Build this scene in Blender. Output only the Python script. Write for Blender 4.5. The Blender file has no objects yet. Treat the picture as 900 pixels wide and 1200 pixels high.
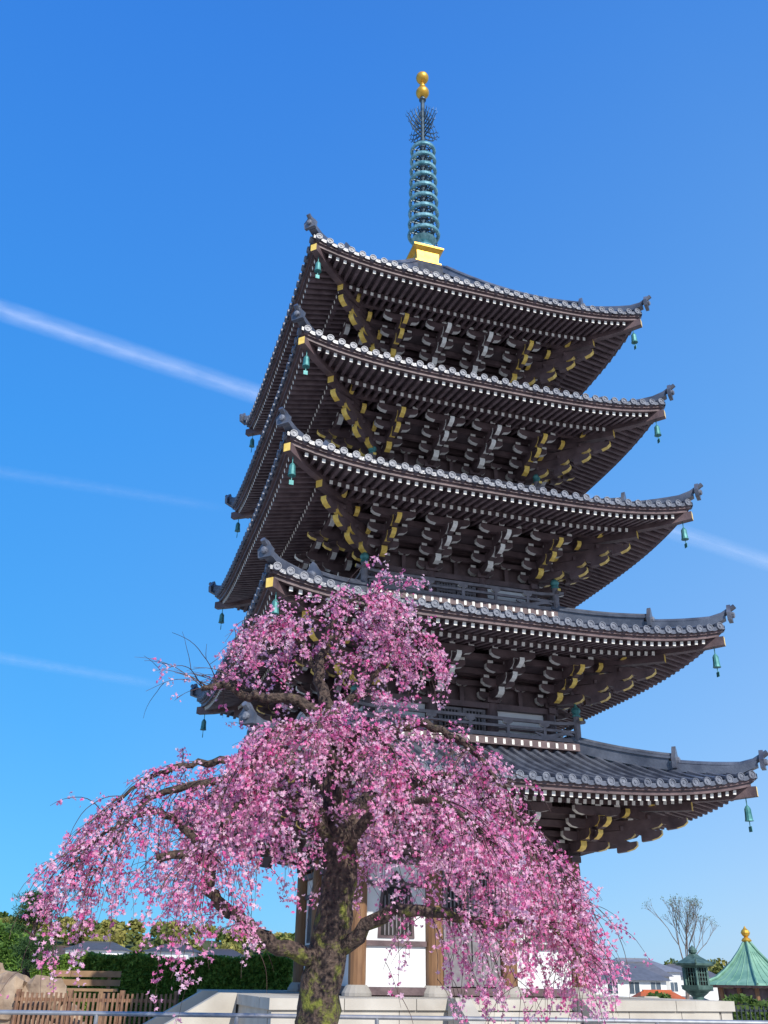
import bpy, math, random
import numpy as np
from mathutils import Vector, Matrix, noise
random.seed(7); RNG=np.random.default_rng(7)
S=bpy.context.scene
GZ=-1.6
# ---------------------------------------------------------------- materials
def newmat(name):
    m=bpy.data.materials.new(name); m.use_nodes=True
    nt=m.node_tree; b=nt.nodes['Principled BSDF']
    return m,nt,b
def noisy(name,c1,c2,scale=5,rough=.7,metal=0,bump=0.0,bscale=None,detail=6,stretch=None,spec=.4):
    m,nt,b=newmat(name)
    tc=nt.nodes.new('ShaderNodeTexCoord'); mp=nt.nodes.new('ShaderNodeMapping')
    nt.links.new(tc.outputs['Object'],mp.inputs['Vector'])
    if stretch: mp.inputs['Scale'].default_value=stretch
    n=nt.nodes.new('ShaderNodeTexNoise'); n.inputs['Scale'].default_value=scale; n.inputs['Detail'].default_value=detail
    nt.links.new(mp.outputs['Vector'],n.inputs['Vector'])
    r=nt.nodes.new('ShaderNodeValToRGB'); r.color_ramp.elements[0].position=.32; r.color_ramp.elements[1].position=.68
    r.color_ramp.elements[0].color=(*c1,1); r.color_ramp.elements[1].color=(*c2,1)
    nt.links.new(n.outputs['Fac'],r.inputs['Fac']); nt.links.new(r.outputs['Color'],b.inputs['Base Color'])
    b.inputs['Roughness'].default_value=rough; b.inputs['Metallic'].default_value=metal
    b.inputs['Specular IOR Level'].default_value=spec
    if bump:
        n2=nt.nodes.new('ShaderNodeTexNoise'); n2.inputs['Scale'].default_value=bscale or scale*3; n2.inputs['Detail'].default_value=5
        nt.links.new(mp.outputs['Vector'],n2.inputs['Vector'])
        bp=nt.nodes.new('ShaderNodeBump'); bp.inputs['Strength'].default_value=bump; bp.inputs['Distance'].default_value=.03
        nt.links.new(n2.outputs['Fac'],bp.inputs['Height']); nt.links.new(bp.outputs['Normal'],b.inputs['Normal'])
    return m
WOOD=noisy('dark_wood',(.075,.049,.052),(.16,.108,.110),3,.55,bump=.3,bscale=14)
WOODL=noisy('rafter_wood',(.10,.068,.074),(.20,.143,.150),4,.6)
SOFF=noisy('soffit_board',(.060,.043,.047),(.11,.080,.085),3,.7)
WHT=noisy('white_paint',(.76,.74,.68),(.87,.85,.79),9,.6)
YEL=noisy('ochre_paint',(.76,.50,.09),(.92,.68,.18),9,.4)
TILE=noisy('roof_tile',(.045,.052,.075),(.13,.145,.185),2.2,.36,bump=.25,bscale=20,spec=.65)
TILEC=noisy('tile_cap',(.075,.085,.115),(.21,.225,.265),12,.45,spec=.5)
PLAST=noisy('plaster',(.66,.66,.66),(.8,.8,.79),2,.85)
GREY=noisy('lattice_wood',(.15,.135,.145),(.24,.22,.235),6,.7)
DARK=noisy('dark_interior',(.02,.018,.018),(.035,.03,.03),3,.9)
VERD=noisy('verdigris',(.03,.15,.15),(.10,.30,.29),7,.55,metal=.3)
SPIRE=noisy('spire_bronze',(.08,.22,.26),(.28,.52,.57),6,.4,metal=.4)
IRON=noisy('dark_iron',(.02,.03,.035),(.05,.06,.07),8,.5,metal=.5)
GOLD=noisy('gold_leaf',(.55,.30,.035),(.74,.44,.07),5,.42,metal=.55)
STONE=noisy('granite',(.42,.38,.32),(.56,.52,.45),1.3,.8,bump=.15,bscale=60)
STONE2=noisy('granite_dark',(.30,.28,.25),(.40,.37,.33),2,.85,bump=.15,bscale=50)
BROWNCOL=noisy('column_wood',(.16,.08,.04),(.26,.14,.065),3,.6,stretch=(4,4,.6))
# ---------------------------------------------------------------- mesh builder
class MB:
    def __init__(s): s.v=[]; s.f=[]; s.m=[]; s.k=0
    def add(s,vs,fs,ms):
        o=len(s.v); k=s.k%4
        for (x,y,z) in vs:
            if k==1: x,y=-y,x
            elif k==2: x,y=-x,-y
            elif k==3: x,y=y,-x
            s.v.append((x,y,z))
        if isinstance(ms,int): ms=[ms]*len(fs)
        for f,m in zip(fs,ms): s.f.append([i+o for i in f]); s.m.append(m)
    def box(s,x0,x1,y0,y1,z0,z1,m=0):
        vs=[(x0,y0,z0),(x1,y0,z0),(x1,y1,z0),(x0,y1,z0),(x0,y0,z1),(x1,y0,z1),(x1,y1,z1),(x0,y1,z1)]
        s.add(vs,[(0,3,2,1),(4,5,6,7),(0,1,5,4),(1,2,6,5),(2,3,7,6),(3,0,4,7)],m)
    def beam(s,p0,p1,w,h,m=0,e0=None,e1=None):
        p0=Vector(p0);p1=Vector(p1); d=(p1-p0).normalized()
        sd=d.cross(Vector((0,0,1))); sd=sd.normalized() if sd.length>1e-5 else Vector((1,0,0))
        up=sd.cross(d)
        a=sd*(w/2); b=up*(h/2)
        vs=[p0-a-b,p0+a-b,p0+a+b,p0-a+b,p1-a-b,p1+a-b,p1+a+b,p1-a+b]
        e0=m if e0 is None else e0; e1=m if e1 is None else e1
        s.add([tuple(v) for v in vs],[(0,3,2,1),(4,5,6,7),(0,1,5,4),(1,2,6,5),(2,3,7,6),(3,0,4,7)],[e0,e1,m,m,m,m])
    def arm(s,c,d,l0,l1,w,h,m=0,e0=None,e1=None,ch=.13):
        """boat shaped bracket arm from c-d*l0 to c+d*l1"""
        c=Vector(c); d=Vector(d).normalized(); sd=d.cross(Vector((0,0,1))).normalized()
        prof=[(-l0,h/2),(l1,h/2),(l1,h*.0),(l1-ch*.35,-h*.34),(l1-ch,-h/2),(-l0+ch,-h/2),(-l0+ch*.35,-h*.34),(-l0,h*.0)]
        if l0<ch: prof[5]=(-l0,-h/2); prof[6]=(-l0,-h*.3)
        vs=[]
        for sg in (-1,1):
            for (a,b) in prof: vs.append(tuple(c+d*a+sd*(sg*w/2)+Vector((0,0,b))))
        e0=m if e0 is None else e0; e1=m if e1 is None else e1
        fs=[tuple(range(7,-1,-1)),tuple(range(8,16))]; ms=[m,m]
        n=8; em=[m,e1,e1,e1,m,e0,e0,e0]
        for i in range(n):
            j=(i+1)%n; fs.append((i,j,j+n,i+n)); ms.append(em[i])
        s.add(vs,fs,ms)
    def sweep(s,pts,w,h,m=0,cap=None):
        n=len(pts); vs=[]; fs=[]; ms=[]
        for i,p in enumerate(pts):
            a=Vector(pts[max(i-1,0)]); b=Vector(pts[min(i+1,n-1)]); d=b-a; sd=Vector((d.y,-d.x,0)).normalized()
            p=Vector(p)
            ww=w[i] if isinstance(w,(list,tuple)) else w; hh=h[i] if isinstance(h,(list,tuple)) else h
            for sx,sz in ((-1,-1),(1,-1),(1,1),(-1,1)): vs.append(tuple(p+sd*(sx*ww/2)+Vector((0,0,sz*hh/2))))
        for i in range(n-1):
            for j in range(4):
                k=(j+1)%4; fs.append((i*4+j,i*4+k,i*4+4+k,i*4+4+j)); ms.append(m)
        fs+= [(0,3,2,1),(n*4-4,n*4-3,n*4-2,n*4-1)]; c=m if cap is None else cap; ms+=[c,c]
        s.add(vs,fs,ms)
    def lathe(s,c,prof,n=12,m=0,axis=None):
        c=Vector(c); vs=[];fs=[]
        if axis is None: X,Y,Z=Vector((1,0,0)),Vector((0,1,0)),Vector((0,0,1))
        else:
            Z=Vector(axis).normalized(); X=Z.orthogonal().normalized(); Y=Z.cross(X)
        for r,z in prof:
            for i in range(n):
                a=2*math.pi*i/n; vs.append(tuple(c+X*(r*math.cos(a))+Y*(r*math.sin(a))+Z*z))
        for j in range(len(prof)-1):
            for i in range(n):
                k=(i+1)%n; fs.append((j*n+i,j*n+k,j*n+n+k,j*n+n+i))
        fs.append(tuple(range(n-1,-1,-1))); L=(len(prof)-1)*n; fs.append(tuple(range(L,L+n)))
        s.add(vs,fs,m)
    def tube(s,pts,rad,n=6,m=0,jit=0):
        vs=[];fs=[]; N=len(pts)
        prev=None
        for i,p in enumerate(pts):
            a=Vector(pts[max(i-1,0)]); b=Vector(pts[min(i+1,N-1)]); d=(b-a).normalized()
            if prev is None: X=d.orthogonal().normalized()
            else: X=(prev-d*prev.dot(d)).normalized()
            prev=X; Y=d.cross(X)
            for q in range(n):
                t=2*math.pi*q/n; r=rad[i]*(1+(random.uniform(-jit,jit) if jit else 0))
                vs.append(tuple(Vector(p)+X*(r*math.cos(t))+Y*(r*math.sin(t))))
        for i in range(N-1):
            for q in range(n):
                k=(q+1)%n; fs.append((i*n+q,i*n+k,i*n+n+k,i*n+n+q))
        fs.append(tuple(range(n-1,-1,-1))); fs.append(tuple(range((N-1)*n,N*n)))
        s.add(vs,fs,m)
    def torus(s,c,R,r,n=28,q=8,m=0,sz=1.0,axis='z'):
        vs=[];fs=[]
        for i in range(n):
            a=2*math.pi*i/n
            for j in range(q):
                b=2*math.pi*j/q; rr=R+r*math.cos(b)
                vs.append((c[0]+rr*math.cos(a),c[1]+rr*math.sin(a),c[2]+r*sz*math.sin(b)))
        for i in range(n):
            for j in range(q):
                i2=(i+1)%n;j2=(j+1)%q; fs.append((i*q+j,i2*q+j,i2*q+j2,i*q+j2))
        s.add(vs,fs,m)
    def obj(s,name,mats,parent=None,smooth=False):
        me=bpy.data.meshes.new(name); me.from_pydata(s.v,[],s.f)
        for m in mats: me.materials.append(m)
        me.polygons.foreach_set('material_index',s.m)
        if smooth: me.polygons.foreach_set('use_smooth',[True]*len(s.f))
        me.update()
        o=bpy.data.objects.new(name,me); S.collection.objects.link(o)
        if parent: o.parent=parent
        return o
def empty(name,loc=(0,0,0),rz=0):
    e=bpy.data.objects.new(name,None); e.location=loc; e.rotation_euler=(0,0,rz); S.collection.objects.link(e); e.empty_display_size=.5
    return e
# ---------------------------------------------------------------- numpy cloud meshes
def rand_frames(N,upbias=0):
    n=RNG.normal(size=(N,3)); n[:,2]+=upbias; n/=np.linalg.norm(n,axis=1)[:,None]
    t=RNG.normal(size=(N,3)); t-=n*np.sum(t*n,axis=1)[:,None]; t/=np.linalg.norm(t,axis=1)[:,None]
    return n,t,np.cross(n,t)
def cloud(name,verts,nper,faces,cols,mat,parent):
    N=verts.shape[0]
    F=(np.array(faces)[None]+ (np.arange(N)*nper)[:,None,None]).reshape(-1,4)
    me=bpy.data.meshes.new(name); nv=N*nper; nf=len(F)
    me.vertices.add(nv); me.vertices.foreach_set('co',verts.reshape(-1).astype(np.float32))
    me.loops.add(nf*4); me.loops.foreach_set('vertex_index',F.reshape(-1).astype(np.int32))
    me.polygons.add(nf); me.polygons.foreach_set('loop_start',(np.arange(nf)*4).astype(np.int32))
    try: me.polygons.foreach_set('loop_total',np.full(nf,4,dtype=np.int32))
    except Exception: pass
    ca=me.color_attributes.new('Col','FLOAT_COLOR','POINT')
    c4=np.ones((N,nper,4),dtype=np.float32); c4[:,:,:3]=cols if cols.ndim==3 else cols[:,None,:]
    ca.data.foreach_set('color',c4.reshape(-1))
    me.materials.append(mat); me.update(); me.validate()
    o=bpy.data.objects.new(name,me); S.collection.objects.link(o)
    if parent: o.parent=parent
    return o
def leafmat(name,trans=.35,rough=.6):
    m,nt,b=newmat(name); a=nt.nodes.new('ShaderNodeAttribute'); a.attribute_name='Col'
    nt.links.new(a.outputs['Color'],b.inputs['Base Color']); b.inputs['Roughness'].default_value=rough
    b.inputs['Specular IOR Level'].default_value=.2
    t=nt.nodes.new('ShaderNodeBsdfTranslucent'); nt.links.new(a.outputs['Color'],t.inputs['Color'])
    mx=nt.nodes.new('ShaderNodeMixShader'); mx.inputs[0].default_value=trans
    out=nt.nodes['Material Output']; nt.links.new(b.outputs[0],mx.inputs[1]); nt.links.new(t.outputs[0],mx.inputs[2]); nt.links.new(mx.outputs[0],out.inputs['Surface'])
    return m
LEAF=leafmat('leaf',.3); PETAL=leafmat('petal',.45,.7)
def leaves(name,P,size,c1,c2,parent,upbias=.3,aspect=.5):
    P=np.asarray(P); N=len(P); n,t,b=rand_frames(N,upbias); sz=(size*RNG.uniform(.6,1.4,N))[:,None]
    v=np.stack([P-t*sz,P+b*sz*aspect,P+t*sz,P-b*sz*aspect],axis=1)
    u=RNG.random(N)[:,None]**1.3; cols=np.array(c1)*(1-u)+np.array(c2)*u
    return cloud(name,v,4,[(0,1,2,3)],cols,LEAF,parent)
# ================================================================ PAGODA
PAG=empty('five_story_pagoda',(1.224,23.82,0),.304)
ZT=[None,4.337,7.726,11.025,14.106,17.22]
SH=[None,5.56,5.44,5.24,5.033,4.841]
BW=[None,2.5,2.3,2.12,1.98,1.85]       # wall half widths
BB=[None,0,2.85,2.65,2.45,2.27]        # balcony half widths
DECK=[None,-.35,4.93,8.3,11.5,14.55]
LIFT=.42; PW=3.6; SL=.2
for i in range(1,6):
    s=SH[i]-.08; ze=ZT[i]-.76; b=BW[i]
    def lf(x): return LIFT*min(1.05,abs(x)/s)**PW
    if i<5: inner=BB[i+1]-.25; ztop=DECK[i+1]-.12; fa=.72
    else: inner=.5; ztop=20.6; fa=.62
    rise=ztop-ze; span=s-inner
    def zr(x,v):
        u=max(0,v/span); return ze+lf(x)+rise*(fa*u+(1-fa)*u*u)
    def zs(x,v): return ze-.24+lf(x)+SL*v
    # ---- tiles
    T=MB()
    nr=int(round(2*s/.285)); sp=2*s/nr
    for k in range(4):
        T.k=k
        nx,nv=40,8; vs=[];fs=[]
        for a in range(nv+1):
            v=span*a/nv
            for c in range(nx+1):
                x=(s-v)*(2*c/nx-1); vs.append((x,-(s-v),zr(x,v)))
        for a in range(nv):
            for c in range(nx):
                p=a*(nx+1)+c; fs.append((p,p+1,p+nx+2,p+nx+1))
        T.add(vs,fs,0)
        for q in range(nr):
            x=-s+sp*(q+.5)+random.uniform(-.006,.006); vmax=min(span,s-abs(x)-.05); r=.072
            n=max(2,int(vmax/.5)); vs=[];fs=[]
            for a in range(n+1):
                v=-.04+(vmax+.04)*a/n; z=zr(x,v)
                for t in range(5):
                    th=math.pi*t/4; vs.append((x+r*math.cos(th),-(s-v),z+.0+r*1.15*math.sin(th)))
            for a in range(n):
                for t in range(4): fs.append((a*5+t,a*5+t+1,a*5+t+6,a*5+t+5))
            T.add(vs,fs,0)
            T.lathe((x,-s+.02,zr(x,0)+.015+random.uniform(-.006,.006)),[(.088,0),(.092,.05),(.088,.085),(.07,.085),(.066,.07),(.03,.07),(.024,.085)],12,1,axis=(0,-1,0))
        # scalloped pan tile fringe
        vs=[];fs=[];m=nr*6
        for c in range(m+1):
            x=-s+2*s*c/m; ph=(c%6)/6; sag=.035+.05*math.sin(math.pi*((ph+.5)%1))
            z=zr(x,0)
            vs+= [(x,-s-.03,z+.012),(x,-s-.03,z-sag)]
        for c in range(m): fs.append((c*2+1,c*2+3,c*2+2,c*2))
        T.add(vs,fs,0)
        vs=[];fs=[]
        for c in range(41):
            x=-s+2*s*c/40; vs+= [(x,-s-.03,zr(x,0)-.036),(x,-s+.12,zr(x,0)-.036)]
        for c in range(40): fs.append((c*2,c*2+1,c*2+3,c*2+2))
        T.add(vs,fs,0)
        # hip ridges along diagonal (-,-)
        def dg(v,dz): return (-(s-v),-(s-v),zr(s-v,v)+dz)
        v0=1.25
        T.sweep([dg(v0+(span-v0)*a/10,.14) for a in range(11)],.24,.26,0)
        T.sweep([dg(v0-.04+(span-v0)*a/10,.29) for a in range(11)],.30,.05,2)
        T.tube([dg(v0-.06+(span-v0)*a/10,.34) for a in range(11)],[.075]*11,8,0)
        up=[.10,.02,0,0,0,0,0]
        T.sweep([dg(-.05+(v0+.1)*a/6,.09+up[a]) for a in range(7)],.2,[.12]+[.18]*6,0)
        T.tube([dg(-.22+(v0+.2)*a/7,.21+([.17,.06]+[0]*6)[a]) for a in range(8)],[.06]+[.07]*7,8,0)
        # demon tiles
        for vv,zz,sc in ((v0-.08,.26,1.0),(-.12,.22,.8)):
            p=Vector(dg(vv,zz)); d=Vector((-1,-1,0)).normalized(); sd=Vector((1,-1,0)).normalized()
            pr=[(-.19,-.2),(-.22,.02),(-.12,.14),(-.05,.26),(0,.31),(.05,.26),(.12,.14),(.22,.02),(.19,-.2)]
            vs=[tuple(p+sd*(a*sc)+Vector((0,0,c*sc))+d*o) for o in (-.04,.05) for a,c in pr]
            n=9; T.add(vs,[tuple(range(n)),tuple(range(2*n-1,n-1,-1))]+[(j,j+n,(j+1)%n+n,(j+1)%n) for j in range(n)],2)
            T.lathe(p+d*.05+Vector((0,0,-.02)),[(.09*sc,0),(.09*sc,.05),(.05*sc,.07)],10,1,axis=d)
    T.k=0
    T.obj(f'roof_tiles_{i}',[TILE,TILEC,TILE],PAG)
    # ---- eaves
    E=MB()
    for k in range(4):
        E.k=k
        nn=36
        def strip(v,dz,w,h,m):
            E.sweep([((s-v)*(2*c/nn-1),-(s-v),zr((s-v)*(2*c/nn-1),0)+dz) for c in range(nn+1)],w,h,m)
        strip(.07,-.085,.10,.085,0)
        strip(.12,-.17,.09,.09,0)
        # soffit sheet
        vs=[];fs=[];nv=5;vm=s-b+.1
        for a in range(nv+1):
            v=.08+(vm-.08)*a/nv
            for c in range(nn+1):
                x=(s-v)*(2*c/nn-1); vs.append((x,-(s-v),zs(x,v)))
        for a in range(nv):
            for c in range(nn):
                p=a*(nn+1)+c; fs.append((p,p+nn+1,p+nn+2,p+1))
        E.add(vs,fs,1)
        nraf=int(2*s/.195); spr=2*s/nraf
        VM=1.12
        E.sweep([((s-VM)*(2*c/nn-1),-(s-VM),zs((s-VM)*(2*c/nn-1),VM)-.115) for c in range(nn+1)],.08,.15,0)
        for q in range(nraf):
            x=-s+spr*(q+.5)
            for (va,vb,dz,ov) in ((.16,1.2,-.055,0),(1.02,s-b+.05,-.19,0)):
                ve=min(vb,s-abs(x)-.06)
                if ve<va+.08: continue
                E.beam((x,-(s-va),zs(x,va)+dz),(x,-(s-ve),zs(x,ve)+dz),.078,.095,2,e0=3)
        # hip rafter
        E.sweep([(-(s-v),-(s-v),zs(s-v,v)-.12) for v in [ .02+(s-b)*a/8 for a in range(9)]],.17,[.2]+[.24]*8,0,cap=4)
        E.sweep([(-(s-v),-(s-v),zs(s-v,v)-.32) for v in [ 1.0+(s-b-1.0)*a/8 for a in range(9)]],.17,.2,0,cap=4)
    E.k=0
    E.obj(f'eaves_{i}',[WOOD,SOFF,WOODL,WHT,YEL],PAG)
    # ---- brackets
    B=MB(); zb=ze-1.08
    zp=zs(0,s-b-1.3)-.24-.10
    dz=(zp-zb-.2)/3
    off=[0,.43,.86,1.3]; zk=[zb+.16+dz*j for j in range(4)]
    for k in range(4):
        B.k=k
        for ci,cx in enumerate((-b,-b/3,b/3,b)):
            corner=ci in (0,3); ec=4 if corner else 3
            B.box(cx-.16,cx+.16,-b-.16,-b+.16,zb,zb+.12,0)
            for j in range(3):
                B.arm((cx,-b,zk[j]),(0,-1,0),.05,off[j+1]+.2,.15,.20,0,e1=ec,ch=.22)
                B.box(cx-.09,cx+.09,-b-off[j+1]-.09,-b-off[j+1]+.09,zk[j]+.103,zk[j]+.103+max(.05,dz-.19),0)
            for j in range(4):
                hl=(.34,.42,.50,.56)[j]*min(1,b/2.05)
                B.arm((cx,-b-off[j],zk[j]+.004),(1,0,0),hl,hl,.13,.19,0,e0=3,e1=3,ch=.23)
                for bx in (-hl+.09,0,hl-.09):
                    B.box(cx+bx-.075,cx+bx+.075,-b-off[j]-.085,-b-off[j]+.085,zk[j]+.102,zk[j]+.185,0)
                    B.box(cx+bx-.068,cx+bx+.068,-b-off[j]-.092,-b-off[j]-.085,zk[j]+.104,zk[j]+.17,3)
            # tail rafters, their ends rising in a curved nose
            for (oo,zz) in ((1.55,zk[2]-.04),(1.15,zk[1]-.04)):
                B.beam((cx,-b-oo-.1,zz+.0),(cx,-b+.1,zz+.60),.12,.15,0,e0=3)
                B.arm((cx,-b-oo-.05,zz-.03),(0,-1,.12),.2,.2,.12,.15,0,e1=ec,ch=.22)
        # long purlins
        for j in (1,2,3):
            e=b+off[j]+.3
            B.beam((-e+.2,-b-off[j],zk[j]+.25),(e-.2,-b-off[j],zk[j]+.25),.11,.14,0)
            for sg in (-1,1): B.arm((sg*(e-.2),-b-off[j],zk[j]+.251),(sg,0,0),.1,.22,.115,.17,0,e1=4,ch=.2)
        for j in (0,1):
            B.beam((-b,-b-.0,zk[j]+.30),(b,-b-.0,zk[j]+.30),.12,.12,0)
        # small ceiling between
        B.add([(-b-.43,-b-.43,zk[1]+.34),(b+.43,-b-.43,zk[1]+.34),(b+.86,-b-.86,zk[2]+.2),(-b-.86,-b-.86,zk[2]+.2)],[(0,1,2,3)],1)
        # corner diagonal
        for j in range(3):
            B.arm((-b,-b,zk[j]+.01),(-1,-1,0),.05,(off[j+1]+.2)*1.414,.15,.2,0,e1=4,ch=.24)
            q=b+off[j+1]; B.box(-q-.09,-q+.09,-q-.09,-q+.09,zk[j]+.11,zk[j]+.2,0)
        for (oo,zz) in ((1.75,zk[2]+.03),(1.35,zk[1]+.02),(.95,zk[0]+.02)):
            B.beam((-b-oo-.0,-b-oo-.0,zz-.02),(-b+.1,-b+.1,zz+.6),.14,.17,0,e0=4)
            B.arm((-b-oo+.05,-b-oo+.05,zz-.05),(-1,-1,.15),.2,.26,.145,.18,0,e1=4,ch=.24)
        # intermediate struts between clusters
        for cx in (-b*2/3,0,b*2/3):
            B.box(cx-.05,cx+.05,-b-.03,-b+.03,zb+.0,zb+.4,0)
            B.arm((cx,-b-.05,zb+.42),(1,0,0),.16,.16,.1,.12,0,e0=3,e1=3)
    B.k=0
    B.obj(f'bracket_clusters_{i}',[WOOD,SOFF,WOODL,WHT,YEL],PAG)
    # ---- body
    W=MB(); dk=DECK[i]
    W.box(-b+.14,b-.14,-b+.14,b-.14,dk-.3,ze+.3,0)  # unseen solid core, added to stop light leaking through the body
    colr=.15 if i>1 else .18
    for k in range(4):
        W.k=k
        for cx in (-b,-b/3,b/3):
            cm=6 if i==1 else 0
            W.lathe((cx,-b,dk),[(colr*.95,0),(colr,.3),(colr,zb-dk-.3),(colr*.85,zb-dk)],14,cm)
            if i==1: W.lathe((cx,-b,dk-.0),[(.3,0),(.3,.06),(.24,.16),(.2,.2)],16,5)
        W.box(-b-.2,b+.2,-b-.09,-b+.09,zb-.14,zb-.005,0)
        if i==1: W.box(-b,b,-b-.07,-b+.07,zb-.34,zb-.22,0)
        W.box(-b,b,-b-.1,-b+.08,dk+.02,dk+.16,0)
        bays=[(-b+colr,-b/3-colr),(-b/3+colr,b/3-colr),(b/3+colr,b-colr)]
        h0=dk+.165; h1=zb-(.345 if i==1 else .145)
        for bi,(x0,x1) in enumerate(bays):
            if bi==1:
                y=-b+.02
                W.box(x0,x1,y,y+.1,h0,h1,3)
                xm=(x0+x1)/2
                for (a0,a1) in ((x0+.02,xm-.015),(xm+.015,x1-.02)):
                    W.box(a0,a1,y-.04,y-.005,h0+.02,h0+.08,4); W.box(a0,a1,y-.04,y-.005,h1-.08,h1-.02,4)
                    W.box(a0,a0+.06,y-.038,y-.005,h0+.02,h1-.02,4); W.box(a1-.06,a1,y-.038,y-.005,h0+.02,h1-.02,4)
                    mid=h0+(h1-h0)*.42; W.box(a0,a1,y-.042,y-.005,mid,mid+.06,4)
                    nb=7
                    if i==1: W.box(a0+.06,a1-.06,y-.02,y-.004,h0+.08,mid,4)
                    for c in range(1,nb):
                        xx=a0+(a1-a0)*c/nb; W.box(xx-.014,xx+.014,y-.034,y-.005,mid if i==1 else h0+.05,h1-.05,4)
                    W.box(a0,a1,y-.03,y-.005,(mid+h1)/2,(mid+h1)/2+.03,4)
            else:
                W.box(x0,x1,-b+.04,-b+.12,h0,h1,2)
                xm=(x0+x1)/2
                if i==1:
                    # bell-shaped window with frame
                    zbm=h0+.95; ww=.34; pr=[(-ww,0),(-ww*.92,.6),(-ww*.8,.85),(-ww*.45,1.0),(0,1.18),(ww*.45,1.0),(ww*.8,.85),(ww*.92,.6),(ww,0)]
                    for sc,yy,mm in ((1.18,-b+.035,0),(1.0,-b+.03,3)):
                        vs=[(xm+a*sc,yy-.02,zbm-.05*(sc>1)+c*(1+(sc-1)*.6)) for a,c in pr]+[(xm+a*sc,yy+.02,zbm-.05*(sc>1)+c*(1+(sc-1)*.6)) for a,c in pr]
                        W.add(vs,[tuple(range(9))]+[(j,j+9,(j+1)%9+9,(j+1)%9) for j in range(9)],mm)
                    for c in range(-3,4): W.box(xm+c*.085-.012,xm+c*.085+.012,-b-.0,-b+.012,zbm,zbm+.85-abs(c)*.03,4)
                    W.box(x0,x1,-b-.02,-b+.04,h0+.75,h0+.85,0); W.box(x0,x1,-b-.02,-b+.04,h1-.45,h1-.35,0)
                else:
                    W.box(x0,x1,-b+.0,-b+.038,h0+(h1-h0)*.3,h0+(h1-h0)*.3+.05,0)
    W.k=0
    W.obj(f'walls_{i}',[WOOD,SOFF,PLAST,DARK,GREY,STONE2,BROWNCOL],PAG)
    # ---- balcony
    if i>1:
        R=MB(); bb=BB[i]
        for k in range(4):
            R.k=k
            R.box(-bb,bb,-bb,-b+.1,dk-.08,dk,0)
            R.box(-bb-.03,bb+.03,-bb-.05,-bb+.06,dk-.14,dk+.03,0)
            R.box(-bb+.1,bb-.1,-bb+.12,-b+.1,dk-.5,dk-.081,0)
            n=int(2*bb/.22)
            for q in range(n+1):
                x=-bb+.05+(2*bb-.1)*q/n; R.box(x-.03,x+.03,-bb-.056,-bb-.048,dk-.115,dk+.0,3)
            y=-bb+.08
            def curve(z,lift,w,h,m=0):
                pts=[]
                for c in range(25):
                    x=-(bb+.14)+2*(bb+.14)*c/24; t=abs(x)/(bb+.14)
                    pts.append((x,y,z+lift*max(0,(t-.72)/.28)**2))
                R.sweep(pts,w,h,m,cap=4)
            curve(dk+.50,.10,.085,.07,6); R.beam((-bb,y,dk+.33),(bb,y,dk+.33),.055,.06,6); R.beam((-bb,y,dk+.12),(bb,y,dk+.12),.08,.09,6)
            np_=6
            for q in range(1,np_):
                x=-bb+2*bb*q/np_; R.box(x-.035,x+.035,y-.034,y+.034,dk,dk+.47,6)
                R.arm((x,y,dk+.43),(1,0,0),.12,.12,.075,.08,6,e0=3,e1=3,ch=.08)
            R.lathe((-bb+.08,y,dk),[(.085,0),(.085,.70)],10,6)
            R.lathe((-bb+.08,y,dk+.70),[(.10,0),(.10,.04),(.06,.06),(.095,.1),(.115,.16),(.095,.21),(.04,.26),(.012,.34)],12,5)
            for sg in (-1,1):
                pts=[(sg*(bb-.2-t*1.0),y-.0,dk+.225+.05*math.sin(t*6.3+.5)) for t in [c/10 for c in range(11)]]
                R.sweep(pts,.05,[.04+.05*math.sin(math.pi*c/10) for c in range(11)],6)
        R.k=0
        R.obj(f'balcony_{i}',[WOOD,SOFF,WOODL,WHT,YEL,VERD,GREY],PAG)
    # ---- wind bells
    H=MB()
    for k in range(4):
        H.k=k; q=s-.2; z0=zs(q,.2)-.24
        def sc_(pr): return [(r*.70,z*.72) for r,z in pr]
        H.tube([(-q,-q,z0+.05),(-q,-q,z0-.16)],[.012,.012],5,0)
        H.lathe((-q,-q,z0-.46),sc_([(.135,0),(.12,.04),(.105,.2),(.10,.34),(.06,.41),(.02,.45)]),10,0)
        H.tube([(-q,-q,z0-.45),(-q,-q,z0-.58)],[.01,.01],4,0)
        H.box(-q-.05,-q+.05,-q-.006,-q+.006,z0-.68,z0-.57,0)
    H.k=0
    H.obj(f'wind_bells_{i}',[VERD],PAG)
# ---- spire
P=MB()
P.box(-.60,.60,-.60,.60,20.4,20.72,5); P.box(-.50,.50,-.50,.50,20.72,20.98,5)
def frus(h0,h1,z0,z1,m):
    vs=[(-h0,-h0,z0),(h0,-h0,z0),(h0,h0,z0),(-h0,h0,z0),(-h1,-h1,z1),(h1,-h1,z1),(h1,h1,z1),(-h1,h1,z1)]
    P.add(vs,[(0,3,2,1),(4,5,6,7),(0,1,5,4),(1,2,6,5),(2,3,7,6),(3,0,4,7)],m)
P.box(-.45,.45,-.45,.45,20.98,21.08,1); frus(.37,.39,21.08,21.52,1); frus(.39,.52,21.52,21.64,1); P.box(-.52,.52,-.52,.52,21.64,21.71,1)
P.lathe((0,0,21.71),[(.42,0),(.42,.08),(.38,.24),(.26,.36),(.16,.42)],20,0)
P.lathe((0,0,22.12),[(.16,0),(.3,.08),(.44,.2),(.3,.18),(.12,.14)],16,0)
P.lathe((0,0,21.4),[(.11,0),(.10,5.2),(.07,8.4)],12,4)
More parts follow.
